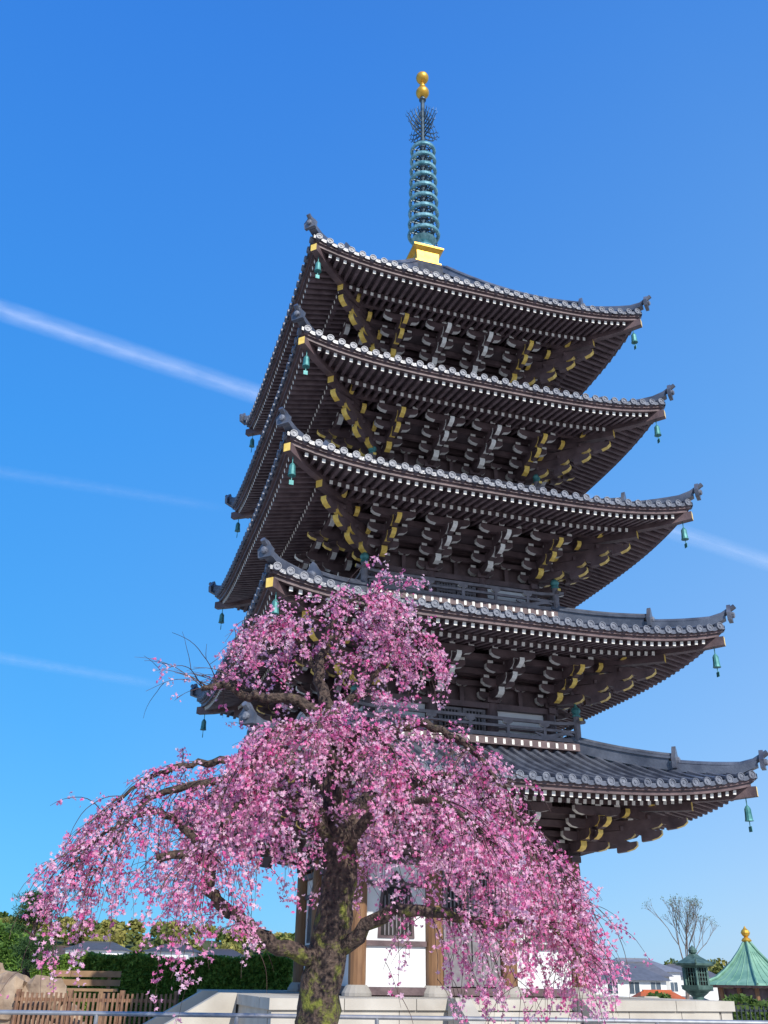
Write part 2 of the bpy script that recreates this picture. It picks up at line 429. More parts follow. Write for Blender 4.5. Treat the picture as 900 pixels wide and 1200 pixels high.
for j in range(9):
    z=22.58+j*.50; Rr=.53-.012*j
    P.torus((0,0,z),Rr-.03,.065,28,8,0,1.25)
    P.torus((0,0,z-.0),Rr-.19,.022,24,6,4,1.2)
    P.lathe((0,0,z-.1),[(.13,0),(.15,.08),(.13,.2)],12,4)
    for a in range(8):
        t=a*math.pi/4; P.beam((.1*math.cos(t),.1*math.sin(t),z),(Rr*math.cos(t)*.94,Rr*math.sin(t)*.94,z),.035,.035,4)
        if a%2==0: P.lathe((Rr*math.cos(t+.2),Rr*math.sin(t+.2),z-.2),[(.03,0),(.025,.07),(.01,.12)],6,4)
# water-flame ornament : four openwork vanes
for a in range(4):
    t=a*math.pi/2+.35; cx,sx=math.cos(t),math.sin(t)
    def pt(r,z): return (r*cx,r*sx,z)
    for q in range(6):
        z0=27.3+q*.2; R0=(.60,.70,.66,.52,.36,.22)[q]
        pts=[pt(.08,z0),pt(R0*.45,z0+.05),pt(R0*.8,z0+.16),pt(R0,z0+.36),pt(R0*.93,z0+.5)]
        P.tube(pts,[.026,.024,.02,.014,.006],5,3)
        pts=[pt(R0*.45,z0+.05),pt(R0*.55,z0+.22),pt(R0*.42,z0+.33),pt(R0*.33,z0+.25)]
        P.tube(pts,[.02,.018,.014,.008],5,3)
        pts=[pt(R0*.8,z0+.16),pt(R0*.75,z0+.32),pt(R0*.62,z0+.38)]
        P.tube(pts,[.016,.013,.008],5,3)
        P.tube([pt(R0,z0+.36),pt(R0*1.12,z0+.34),pt(R0*1.15,z0+.45)],[.014,.01,.005],5,3)
def ball(z,r): 
    n=12; P.lathe((0,0,z),[(max(.001,r*math.sin(math.pi*j/n)),-r*math.cos(math.pi*j/n)) for j in range(n+1)],20,1)
P.lathe((0,0,29.2),[(.07,0),(.13,.05),(.13,.1),(.07,.15)],14,3)
ball(29.66,.25); P.lathe((0,0,29.95),[(.06,0),(.12,.06),(.06,.12),(.05,.25)],14,1); ball(30.48,.24); P.lathe((0,0,30.66),[(.1,0),(.05,.08),(.005,.2)],12,1)
SPD=noisy('dark_bronze',(.03,.05,.065),(.08,.12,.15),6,.45,metal=.5)
DKT=noisy('dark_tile',(.025,.03,.045),(.06,.07,.09),6,.7,spec=.2)
sp=P.obj('spire',[SPIRE,GOLD,TILE,SPD,SPD,DKT],PAG)
for p in sp.data.polygons: p.use_smooth = (p.material_index==1 and p.center.z>29)
# ---- platform and stairs
F=MB(); h=4.7
F.box(-h+.08,h-.08,-h+.08,h-.08,GZ-.3,-.53,1)
for k in range(4):
    F.k=k
    n=7
    for q in range(n):
        x0=-h+2*h*q/n; x1=-h+2*h*(q+1)/n
        F.box(x0+.006,x1-.006 if q<n-1 else x1-.006-.9,-h,-h+.9,-.53,-.35,0)
    for q in range(8):
        x0=-h+.05+(2*h-.1)*q/8; x1=x0+(2*h-.1)/8
        F.box(x0+.006,x1-.006,-h+.05,-h+.3,GZ+.25,-.536,0) if q<7 else F.box(x0+.006,x1-.006-.3,-h+.05,-h+.3,GZ+.25,-.536,0)
    F.box(-h-.1,h-.2,-h-.1,-h+.2,GZ-.2,GZ+.25,1)
    # stairs
    for st in range(6):
        F.box(-1.1,1.1,-h-.32*(st+1)-.0,-h-.32*st-.004,GZ-.1,-.35-.2*(st+1)+.0,0)
    for sg in (-1,1):
        x0=sg*1.12; x1=sg*1.42; xa,xb=min(x0,x1),max(x0,x1)
        vs=[(xa,-h-.004,-.33),(xb,-h-.004,-.33),(xa,-h-.35,-.33),(xb,-h-.35,-.33),(xa,-h-2.2,-1.35),(xb,-h-2.2,-1.35),(xa,-h-2.2,GZ-.1),(xb,-h-2.2,GZ-.1),(xa,-h-.004,GZ-.1),(xb,-h-.004,GZ-.1)]
        F.add(vs,[(0,2,3,1),(2,4,5,3),(4,6,7,5),(0,8,6,4,2),(1,3,5,7,9),(0,1,9,8),(8,9,7,6)],0)
F.k=0
F.box(-h+.9,h-.9,-h+.9,h-.9,-.53,-.354,1)
F.obj('stone_platform',[STONE,STONE2],PAG)
# ================================================================ WEEPING CHERRY
CH=empty('weeping_cherry_tree',(.07,10,0))
mb,nt,bs=newmat('mossy_bark')
tc=nt.nodes.new('ShaderNodeTexCoord'); n1=nt.nodes.new('ShaderNodeTexNoise'); n1.inputs['Scale'].default_value=5; n1.inputs['Detail'].default_value=8; n1.inputs['Roughness'].default_value=.65
n2=nt.nodes.new('ShaderNodeTexNoise'); n2.inputs['Scale'].default_value=22; n2.inputs['Detail'].default_value=6
r1=nt.nodes.new('ShaderNodeValToRGB'); r1.color_ramp.elements[0].position=.35; r1.color_ramp.elements[1].position=.7; r1.color_ramp.elements[0].color=(.022,.014,.012,1); r1.color_ramp.elements[1].color=(.13,.09,.068,1)
mr=nt.nodes.new('ShaderNodeMapRange'); mr.inputs['From Min'].default_value=-1.2; mr.inputs['From Max'].default_value=1.6; mr.inputs['To Min'].default_value=.07; mr.inputs['To Max'].default_value=-.12
sx_=nt.nodes.new('ShaderNodeSeparateXYZ'); nt.links.new(tc.outputs['Object'],sx_.inputs[0]); nt.links.new(sx_.outputs[2],mr.inputs['Value'])
ad_=nt.nodes.new('ShaderNodeMath'); ad_.operation='ADD'
r2=nt.nodes.new('ShaderNodeValToRGB'); r2.color_ramp.elements[0].position=.5; r2.color_ramp.elements[1].position=.6
mx=nt.nodes.new('ShaderNodeMixRGB'); mx.inputs[2].default_value=(.15,.165,.025,1)
for a in (n1,n2): nt.links.new(tc.outputs['Object'],a.inputs['Vector'])
nt.links.new(n2.outputs['Fac'],r1.inputs[0]); nt.links.new(n1.outputs['Fac'],ad_.inputs[0]); nt.links.new(mr.outputs[0],ad_.inputs[1]); nt.links.new(ad_.outputs[0],r2.inputs[0]); nt.links.new(r2.outputs[0],mx.inputs[0]); nt.links.new(r1.outputs[0],mx.inputs[1]); nt.links.new(mx.outputs[0],bs.inputs['Base Color'])
bp=nt.nodes.new('ShaderNodeBump'); bp.inputs['Strength'].default_value=1; bp.inputs['Distance'].default_value=.05; nt.links.new(n2.outputs['Fac'],bp.inputs['Height']); nt.links.new(bp.outputs[0],bs.inputs['Normal']); bs.inputs['Roughness'].default_value=.9
MOSS=mb
TWIG=noisy('twig_bark',(.04,.022,.02),(.10,.06,.05),20,.8)
def smooth(pts,rad,sub=5,wob=.0):
    P_=[Vector(p) for p in pts]; out=[];ro=[]
    for i in range(len(P_)-1):
        p0=P_[max(i-1,0)];p1=P_[i];p2=P_[i+1];p3=P_[min(i+2,len(P_)-1)]
        for j in range(sub):
            t=j/sub
            q=.5*((2*p1)+(-p0+p2)*t+(2*p0-5*p1+4*p2-p3)*t*t+(-p0+3*p1-3*p2+p3)*t**3)
            q=q+Vector([random.uniform(-wob,wob) for _ in range(3)])
            out.append(q); ro.append(rad[i]*(1-t)+rad[i+1]*t)
    out.append(P_[-1]); ro.append(rad[-1]); return out,ro
C=MB(); C2=MB(); limbs=[]
def limb(pts,rad,w=1.0,grow=True,wob=.025,n=9,Ls=1.0):
    a,r=smooth(pts,rad,6,wob); C.tube(a,r,n,0,jit=.10)
    if grow: limbs.append((a,r,w,Ls))
limb([(-.64,0,-1.75),(-.62,0,-1.2),(-.64,.0,-.4),(-.55,0,.3),(-.48,.03,.95),(-.53,0,1.55),(-.6,0,2.1),(-.64,0,2.6)],[.34,.25,.21,.18,.17,.135,.105,.085],grow=False,wob=.015,n=14)
# bare horizontal limb on the left
limb([(-.64,0,2.5),(-1.0,-.1,2.68),(-1.5,-.2,2.70),(-1.8,-.25,2.80),(-2.0,-.3,2.74)],[.075,.06,.05,.04,.028],grow=False)
# top crown
limb([(-.64,0,2.6),(-.78,.05,3.0),(-.72,.1,3.4),(-.6,.05,3.72),(-.4,0,3.9),(-.15,-.1,3.92)],[.08,.06,.045,.03,.02,.01],1.7,Ls=.72)
limb([(-.75,.05,3.0),(-.98,.1,3.35),(-1.12,0,3.55),(-1.3,-.1,3.5)],[.045,.035,.022,.01],1.7,Ls=.75)
limb([(-.62,0,2.5),(-.3,.1,2.85),(-.05,.2,3.2),(.1,.1,3.5),(.32,0,3.5)],[.07,.05,.04,.025,.01],1.1,Ls=.65)
limb([(-.72,.1,3.4),(-.5,.3,3.65),(-.2,.5,3.8),(.1,.6,3.65)],[.04,.03,.02,.01],1.4,Ls=.7)
# spreading limbs
limb([(-.53,0,1.75),(-.1,-.2,2.25),(.4,-.3,2.38),(.9,-.3,2.1),(1.25,-.25,1.6),(1.5,-.2,1.1)],[.08,.065,.045,.03,.02,.01],1.3)
limb([(-.48,0,1.3),(.2,.25,1.85),(.9,.35,1.95),(1.4,.3,1.55),(1.75,.25,1.05),(1.95,.2,.7)],[.085,.07,.05,.035,.02,.01],1.3)
limb([(-.55,0,1.7),(-1.05,.2,2.05),(-1.7,.2,2.08),(-2.2,.1,2.0),(-2.6,0,1.78),(-2.98,0,1.45)],[.08,.065,.045,.03,.02,.01],1.15,Ls=.85)
limb([(-.52,0,1.4),(-1.1,-.3,1.7),(-1.8,-.45,1.75),(-2.4,-.4,1.55),(-2.85,-.35,1.2),(-3.1,-.3,.95)],[.075,.06,.042,.03,.02,.01],1.1,Ls=.85)
limb([(-.58,0,2.0),(-.85,.3,2.35),(-1.2,.5,2.35),(-1.6,.6,2.05),(-2.0,.6,1.7)],[.07,.055,.04,.025,.01],1.2,Ls=.85)
limb([(-.5,0,.15),(0,-.3,.55),(.5,-.4,.55),(1.0,-.3,.45),(1.5,-.2,.5),(1.9,-.2,.2)],[.08,.065,.05,.035,.02,.01],.7,Ls=.8)
limb([(-.57,0,.1),(-1.0,-.3,.25),(-1.35,-.45,.45),(-1.68,-.5,.72),(-1.72,-.5,1.02),(-2.2,-.6,.98)],[.09,.075,.065,.055,.05,.04],.25,Ls=.7)
limb([(-1.7,-.5,.9),(-1.95,-.5,1.25),(-2.3,-.45,1.45),(-2.6,-.4,1.3),(-2.8,-.4,.9)],[.05,.04,.03,.02,.01],.9,Ls=.75)
limb([(-.5,0,1.6),(-.35,-.6,2.15),(-.15,-1.0,2.15),(.1,-1.3,1.8)],[.07,.05,.03,.012],1.3,Ls=.75)
limb([(-.5,0,1.9),(-.75,-.5,2.25),(-1.1,-.8,2.2),(-1.4,-1.0,1.8)],[.07,.05,.03,.012],1.3,Ls=.8)
limb([(-.5,0,2.0),(-.6,-.4,2.3),(-.65,-.8,2.3),(-.7,-1.1,2.1)],[.06,.04,.025,.012],1.3,Ls=.7)
limb([(-.5,0,1.1),(-.0,-.5,1.5),(.5,-.9,1.5),(1.0,-1.1,1.1)],[.07,.055,.035,.012],1.0,Ls=.9)
limb([(-.5,0,1.2),(-.95,-.5,1.6),(-1.35,-.9,1.5),(-1.7,-1.0,1.0)],[.07,.05,.03,.012],1.0,Ls=.9)
limb([(-.58,0,2.0),(-.5,.7,2.4),(-.3,1.3,2.3),(0,1.7,1.8)],[.07,.05,.035,.012],1.2)
limb([(-.55,0,1.9),(-1.0,.8,2.15),(-1.5,1.3,1.9),(-2.0,1.4,1.4)],[.07,.05,.035,.012],1.0,Ls=.9)
limb([(-.5,0,1.5),(.2,.8,2.0),(.9,1.3,1.85),(1.4,1.4,1.3)],[.07,.05,.035,.012],1.1)
pos=[];shade=[]
def twig(p,d,L,r,lvl=0,den=1.0,g=.19):
    p=Vector(p); d=Vector(d).normalized(); st=.07; n=max(3,int(L/st)); pts=[p.copy()]
    for i in range(n):
        d=(d+Vector((random.gauss(0,.09),random.gauss(0,.09),-g+random.gauss(0,.05)))).normalized()
        p=p+d*st; pts.append(p.copy())
        if lvl<1 and random.random()<.15 and i>1:
            twig(p,d+Vector((random.gauss(0,.7),random.gauss(0,.7),random.uniform(0,.6))),L*random.uniform(.3,.6),r*.6,lvl+1,den,g)
    C2.tube(pts,[r*(1-.7*i/len(pts)) for i in range(len(pts))],3,0)
    ph=random.random()*6; bloom=random.choice((1,1,1,.8,.4))
    for i in range(1,len(pts)):
        t=i/len(pts)
        if random.random()< (.74 if t>.12 else .4)*den*bloom*(0.7+.55*math.sin(i*.9+ph)):
            k=random.randint(3,8); dark=random.random()
            for _ in range(k):
                q=pts[i]+Vector((random.gauss(0,.03),random.gauss(0,.03),random.gauss(-.015,.03))); pos.append(tuple(q)); shade.append(dark)
for (a,r,w,Ls) in limbs:
    Ln=sum((a[i+1]-a[i]).length for i in range(len(a)-1)); n=int(Ln*17*w)
    for _ in range(n):
        f=random.random()**.75; 
        if f<.14: continue
        idx=min(len(a)-2,int(f*(len(a)-1))); p=a[idx].lerp(a[idx+1],random.random()); tg=(a[idx+1]-a[idx]).normalized()
        d=tg*.7+Vector((random.gauss(0,.75),random.gauss(0,.75),random.uniform(-.1,.7)))
        twig(p,d,Ls*random.uniform(.4,1.45),.0065,0,1.0)
    for _ in range(int(w*9)):
        p=a[-1-random.randint(0,4)]; twig(p,(a[-1]-a[-3]).normalized()+Vector((random.gauss(0,.4),random.gauss(0,.4),random.uniform(-.2,.5))),Ls*random.uniform(.5,1.3),.0065)
for _ in range(12):
    twig((-1.85+random.uniform(-.15,.4),-.25,2.76),(random.uniform(-1,-.1),random.gauss(0,.3),.6),random.uniform(.4,.9),.007,0,.05,.1)
C.obj('trunk_and_limbs',[MOSS],CH,smooth=True); C2.obj('weeping_twigs',[TWIG],CH)
pos=np.array(pos); shade=np.array(shade); N=len(pos)
n,t,b=rand_frames(N,0)
sz=RNG.uniform(.017,.029,N)[:,None]
vs=[pos-n*sz*.25]
for j in range(10):
    a=2*math.pi*j/10; rr=1.0 if j%2 else .5
    vs.append(pos+(t*math.cos(a)+b*math.sin(a))*sz*rr+n*sz*(.35 if j%2 else .05))
V=np.stack(vs,axis=1)
fc=[(0,1+j,1+(j+1)%10,1+(j+2)%10) for j in range(0,10,2)]
lt=np.array((.99,.74,.86)); md=np.array((.99,.42,.66)); dp=np.array((.84,.09,.36))
u=np.clip(shade*.75+RNG.random(N)*.45-.15,0,1)[:,None]
cols=np.where(u<.55,lt*(1-u/.55)+md*(u/.55),md*(1-(u-.55)/.45)+dp*((u-.55)/.45))
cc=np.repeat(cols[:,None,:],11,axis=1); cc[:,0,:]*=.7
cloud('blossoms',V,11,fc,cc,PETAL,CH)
# ================================================================ GROUND
def gh(x,y):
    t=min(1,max(0,(y-42)/38)); t=t*t*(3-2*t); return GZ-3.4*t
G=MB(); ys=[-60,-20,0,10,20,30,38,42,46,50,54,58,62,66,70,74,78,84,100,150,250,500,1000,2000,4000,8000]; xs=[-8000,-3000,-1000,-400,-150,-60,-30,-15,0,15,30,60,150,400,1000,3000,8000]
vs=[(x,y,gh(x,y)) for y in ys for x in xs]; nx=len(xs)
G.add(vs,[(j*nx+i,j*nx+i+1,j*nx+nx+i+1,j*nx+nx+i) for j in range(len(ys)-1) for i in range(nx-1)],0)
GM=noisy('gravel_ground',(.38,.35,.30),(.52,.48,.42),.6,.95,bump=.3,bscale=30)
G.obj('ground',[GM])
# ================================================================ FOREST HILL
HM=noisy('hill_soil',(.05,.07,.02),(.09,.10,.03),.05,.95)
hl=MB(); nx,ny=60,8
def hz(x,y):
    t=(y-260)/90; base=(17*math.exp(-((x+170)/75)**2)+10*math.exp(-((x+60)/60)**2)+6*math.exp(-((x-80)/200)**2)+8*math.exp(-((x+330)/90)**2))
    return -5.2+base*math.sin(min(1,max(0,t))*math.pi/2)
vs=[(-420+840*i/nx,260+120*j/ny,hz(-420+840*i/nx,260+120*j/ny)) for j in range(ny+1) for i in range(nx+1)]
hl.add(vs,[(j*(nx+1)+i,j*(nx+1)+i+1,(j+1)*(nx+1)+i+1,(j+1)*(nx+1)+i) for j in range(ny) for i in range(nx)],0)
FH=empty('forested_hill'); hl.obj('hill_terrain',[HM],FH,smooth=True)
pp=[]; 
cl=[]
for _ in range(480):
    x=random.uniform(-260,160); y=random.uniform(262,350); z=hz(x,y); R_=random.uniform(2.2,4.2); hgt=random.uniform(3,7)
    kk=170 if x<0 else 60
    v=RNG.normal(size=(kk,3)); v/=np.linalg.norm(v,axis=1)[:,None]; v[:,2]=np.abs(v[:,2])*1.0-.2
    q=v*R_*RNG.uniform(.7,1.05,(kk,1))+np.array((x,y,z+hgt*.5)); pp.append(q)
    tint=random.random(); c=np.array((.08,.13,.03))*(1-tint)+np.array((.34,.30,.08))*tint
    cl.append(np.repeat(c[None],kk,0)*RNG.uniform(.6,1.5,(kk,1)))
pp=np.concatenate(pp); cl=np.concatenate(cl); N=len(pp); n,t,b=rand_frames(N,.5); s_=RNG.uniform(.5,1.0,N)[:,None]
cloud('canopy',np.stack([pp-t*s_,pp+b*s_*.7,pp+t*s_,pp-b*s_*.7],axis=1),4,[(0,1,2,3)],cl,LEAF,FH)
# ================================================================ HEDGE, SHRUB, PINE, ROCKS, FENCES (left)
def hedge(name,x0,x1,y0,y1,z0,z1,n,c1,c2,size=.07,wob=.12):
    e=empty(name)
    m=MB(); m.box(x0+.12,x1-.12,y0+.12,y1-.12,z0,z1-.15,0); m.obj('hedge_core',[noisy(name+'_core',(.03,.06,.012),(.07,.11,.025),6,.95)],e)
    P_=np.empty((n,3)); f=RNG.random(n)
    P_[:,0]=RNG.uniform(x0,x1,n); P_[:,1]=RNG.uniform(y0,y1,n); P_[:,2]=RNG.uniform(z0,z1,n)
    k=f<.62; P_[k,1]=y0+RNG.uniform(0,.14,k.sum()); k=(f>=.62)&(f<.92); P_[k,2]=z1-np.abs(RNG.normal(0,.1,k.sum()))
    P_[:,2]+= (wob*np.sin(P_[:,0]*2.3)*np.sin(P_[:,0]*.9+1))*(P_[:,2]>z1-.3)+RNG.normal(0,.03,n)
    leaves('hedge_leaves',P_,size,c1,c2,e,.6,.65)
hedge('clipped_hedge',-10.8,-2.6,31,33,GZ,.42,55000,(.08,.17,.025),(.30,.44,.08),.07)
hedge('evergreen_shrub',-16.5,-11.9,34,37,GZ,1.15,20000,(.06,.14,.03),(.22,.36,.07),.11,.3)
PN=empty('pine_tree',(-9.55,28,0))
pm=MB(); a,r=smooth([(0,0,GZ-.1),(.12,0,-.6),(-.05,0,.4),(.08,0,1.2),(0,0,1.9)],[.14,.11,.09,.06,.02],5,.01); pm.tube(a,r,8,0,.1)
pts=[]
for j in range(22):
    z=random.uniform(-.3,1.75); ang=random.random()*6.28; L=(.9-.3*(z+.3))*random.uniform(.7,1.1); e_=(L*math.cos(ang),L*math.sin(ang),z+.15)
    pm.tube([(0,0,z),(e_[0]*.5,e_[1]*.5,z+.12),e_],[.035,.025,.01],5,0)
    for tt in (.5,.8,1.0):
        c=np.array((e_[0]*tt,e_[1]*tt,z+.15)); v=RNG.normal(size=(120,3))*np.array((.16,.16,.07)); pts.append(c+v)
pm.obj('pine_trunk',[TWIG],PN); leaves('pine_needles',np.concatenate(pts),.07,(.03,.07,.025),(.09,.17,.05),PN,.2,.14)
# rocks
RK=noisy('rock_surface',(.20,.14,.10),(.46,.35,.25),2.5,.9,bump=.8,bscale=7)
import bmesh
RW=empty('garden_rocks')
for j in range(12):
    bm=bmesh.new(); bmesh.ops.create_icosphere(bm,subdivisions=3,radius=1)
    sd=Vector((j*7.3,j*3.1,0)); sc=Vector((random.uniform(.5,.8),random.uniform(.4,.6),random.uniform(.45,.7)))
    for v in bm.verts:
        d=noise.noise(v.co*1.3+sd)*.5+noise.noise(v.co*3.1+sd)*.2; co=v.co*(1+d); co=Vector((round(co.x*3)/3*.5+co.x*.5,round(co.y*3)/3*.5+co.y*.5,round(co.z*3)/3*.5+co.z*.5)); v.co=Vector((co.x*sc.x,co.y*sc.y,co.z*sc.z))
    me=bpy.data.meshes.new('rock'); bm.to_mesh(me); bm.free(); me.materials.append(RK)
    o=bpy.data.objects.new(f'rock_{j}',me); S.collection.objects.link(o); o.parent=RW
    col=j%6; o.location=(-11.4+col*.72+random.uniform(-.15,.15),25.0+random.uniform(-.3,.3),GZ+.35 if j<6 else -.5+.2*random.random()-(.25 if col>3 else 0)+( .35 if col<3 else 0))
FW=noisy('fence_wood',(.16,.08,.05),(.30,.17,.10),6,.7); 
fe=MB(); x=-8.3
while x<-4.6:
    fe.box(x,x+.05,24.0,24.03,GZ,-.42+.01*math.sin(x*9),0); x+=.11
for z in (-1.3,-.6): fe.box(-8.35,-4.6,24.035,24.08,z,z+.07,0)
for x in (-8.3,-7.1,-5.9,-4.65): fe.box(x-.05,x+.05,24.085,24.18,GZ,-.36,0)
fe.obj('wooden_fence',[FW])
bn=MB(); 
for q in range(3): bn.box(-8.4,-6.6,26+.17*q,26.14+.17*q,-.42,-.36,0)
for x in (-8.2,-6.9): bn.box(x-.05,x+.05,26,26.5,GZ,-.422,0)
for q in range(2): bn.box(-8.4,-6.6,26.55,26.6,-.3+.2*q,-.16+.2*q,0)
for x in (-8.2,-6.9): bn.box(x-.04,x+.04,26.603,26.66,GZ,.05,0)
bn.obj('wooden_bench',[noisy('bench_wood',(.25,.15,.08),(.36,.22,.12),4,.7)])
# metal handrail in front
hr=MB(); STEEL=noisy('galvanised_steel',(.3,.31,.33),(.42,.43,.45),6,.4,metal=.6)
for z in (-.52,-.95): hr.tube([(-14,15,z),(14,15,z)],[.03,.03],10,0)
x=-14
while x<14.1: hr.tube([(x,15,GZ-.1),(x,15,-.52)],[.03,.03],8,0); x+=2.0
hr.obj('metal_handrail',[STEEL])
# right dark fence
rf=MB()
for z in (-1.4,-.75): rf.box(9.6,22,29.5,29.54,z,z+.05,0)
x=9.6
while x<22: rf.box(x,x+.03,29.46,29.495,GZ,-.62,0); x+=.13
rf.obj('iron_fence',[IRON])
# ================================================================ LANTERN
LN=empty('bronze_lantern',(8.65,28,0),.3)
l=MB()
def hexl(prof,m=0,n=6): l.lathe((0,0,0),prof,n,m)
hexl([(.62,GZ-.05),(.62,GZ+.15),(.5,GZ+.15),(.5,GZ+.3)],1)
l.lathe((0,0,0),[(.34,GZ+.3),(.25,GZ+.42),(.16,GZ+.55),(.14,-.75),(.2,-.68),(.2,-.62),(.14,-.56),(.15,-.38),(.3,-.27)],16,0)
hexl([(.3,-.27),(.44,-.2),(.46,-.1),(.36,-.1)])
hexl([(.27,-.1),(.27,.32)],2)
for a in range(6):
    t=a*math.pi/3; x,y=.33*math.cos(t),.33*math.sin(t); l.box(x-.03,x+.03,y-.03,y+.03,-.1,.32,0)
    t2=t+math.pi/3; x2,y2=.33*math.cos(t2),.33*math.sin(t2)
    for f in (.25,.5,.75): xx=x+(x2-x)*f; yy=y+(y2-y)*f; l.box(xx-.01,xx+.01,yy-.01,yy+.01,-.1,.32,0)
    for z in (.0,.1,.2): l.beam((x,y,z),(x2,y2,z),.015,.015,0)
hexl([(.36,.32),(.42,.36),(.56,.38),(.58,.43),(.36,.52),(.2,.6),(.12,.66)])
for a in range(6):
    t=a*math.pi/3; l.tube([(.5*math.cos(t),.5*math.sin(t),.42),(.6*math.cos(t),.6*math.sin(t),.45),(.62*math.cos(t),.62*math.sin(t),.54)],[.03,.03,.015],5,0)
l.lathe((0,0,0),[(.06,.66),(.11,.7),(.12,.76),(.07,.82),(.01,.88)],12,0)
LB=noisy('lantern_bronze',(.05,.10,.09),(.13,.22,.19),7,.55,metal=.4)
l.obj('lantern_body',[LB,STONE2,DARK],LN)
# ================================================================ GREEN ROOF PAVILION
PV=empty('copper_roofed_pavilion',(30.9,85,0),.25)
COP=noisy('copper_patina',(.13,.28,.20),(.24,.42,.30),1.2,.6,metal=.1)
p=MB(); base=-5.0; n=8
R0=4.1
prof=[(R0+.25,.0),(R0+.05,.16),(R0*.8,.42),(R0*.6,.95),(R0*.4,1.6),(R0*.2,2.45),(.3,3.1),(.28,3.25)]
p.lathe((0,0,-.25),prof,6,0)
for a in range(6):
    t=a*math.pi/3; p.tube([(r*1.0*math.cos(t),r*1.0*math.sin(t),-.2+z+.06) for r,z in prof[:-1]],[.1]*7,6,0)
    t2=t+math.pi/3
    for f in (.2,.4,.6,.8):
        p.tube([(r*(math.cos(t)*(1-f)+math.cos(t2)*f),r*(math.sin(t)*(1-f)+math.sin(t2)*f),-.25+z+.02) for r,z in prof[:-2]],[.035]*6,4,0)
p.lathe((0,0,-.45),[(R0-.1,0),(R0+.15,.19)],6,1)
for a in range(6):
    for f in (0,.5):
        t=a*math.pi/3; t2=t+math.pi/3; x=3.0*(math.cos(t)*(1-f)+math.cos(t2)*f); y=3.0*(math.sin(t)*(1-f)+math.sin(t2)*f)
        p.lathe((x,y,base-.2),[(.17,0),(.17,4.8)],8,2)
p.lathe((0,0,base-.2),[(2.7,0),(2.7,4.7)],6,1); p.lathe((0,0,base-.3),[(3.9,0),(3.9,.5)],6,3)
p.lathe((0,0,3.0),[(.36,0),(.42,.1),(.3,.25),(.14,.35),(.3,.5),(.38,.68),(.3,.86),(.12,1.02),(.02,1.2)],14,4)
p.obj('pavilion_body',[COP,WOOD,BROWNCOL,STONE,GOLD],PV)
# ================================================================ HOUSES
def house(name,x,y,w,d,zb,h,rh,wall,roofc,rz=0):
    e=empty(name,(x,y,zb),rz)
    m=MB(); wm=noisy(name+'_wall',tuple(c*.9 for c in wall),wall,1.5,.85); rm=noisy(name+'_roof',tuple(c*.75 for c in roofc),roofc,2,.7)
    m.box(-w/2,w/2,-d/2,d/2,-1,h,0)
    ov=.5; vs=[(-w/2-ov,-d/2-ov,h+.003),(w/2+ov,-d/2-ov,h+.003),(w/2+ov,d/2+ov,h+.003),(-w/2-ov,d/2+ov,h+.003),(-w/2*.55,0,h+rh),(w/2*.55,0,h+rh)]
    m.add(vs,[(0,1,5,4),(1,2,5),(2,3,4,5),(3,0,4),(0,3,2,1)],1)
    m.box(-w/2*.5,w/2*.5,-.12,.12,h+rh-.1,h+rh+.12,1)
    nwin=max(2,int(w/2.2))
    for fl in (1.0,3.7,6.2):
        if fl+1.3>h: continue
        for q in range(nwin):
            xc=-w/2+w*(q+.5)/nwin
            m.box(xc-.6,xc+.6,-d/2-.03,-d/2-.003,fl,fl+1.2,3); m.box(xc-.52,xc-.03,-d/2-.045,-d/2-.032,fl+.07,fl+1.13,2); m.box(xc+.03,xc+.52,-d/2-.045,-d/2-.032,fl+.07,fl+1.13,2)
    m.obj('house_body',[wm,rm,noisy(name+'_glass',(.04,.06,.08),(.1,.13,.16),.5,.15),WHT],e)
hs=[(24.5,108,9,7,5.0,1.6,(.75,.75,.73),(.12,.13,.16),.1),(29.5,118,7,7,5.4,1.4,(.62,.6,.55),(.16,.16,.18),-.2),(23.2,86,5,5,2.9,1.3,(.7,.65,.55),(.50,.12,.04),.15),
    (33.5,135,9,8,6.0,1.5,(.7,.7,.7),(.2,.21,.25),.3),(21,140,8,7,5.6,1.6,(.6,.6,.62),(.1,.12,.2),0),(27.3,90,4.5,5,2.6,1.1,(.8,.8,.78),(.2,.2,.22),.4),(38,180,12,9,6,2,(.6,.6,.6),(.15,.15,.17),.1),(44.5,150,8,8,5.5,1.6,(.8,.78,.72),(.12,.12,.14),-.1),
    (-41,150,8,7,7.9,1.1,(.78,.78,.76),(.08,.085,.10),.1),(-33,165,7,7,8.1,1.1,(.7,.7,.7),(.06,.065,.08),-.1),(-50,160,8,7,7.4,1.2,(.75,.72,.66),(.10,.06,.05),.2),(-26,170,7,7,7.6,1.1,(.72,.72,.7),(.06,.06,.075),.2)]
for h_ in hs: house('house',h_[0],h_[1],h_[2],h_[3],gh(0,h_[1]),h_[4],h_[5],h_[6],h_[7],h_[8])
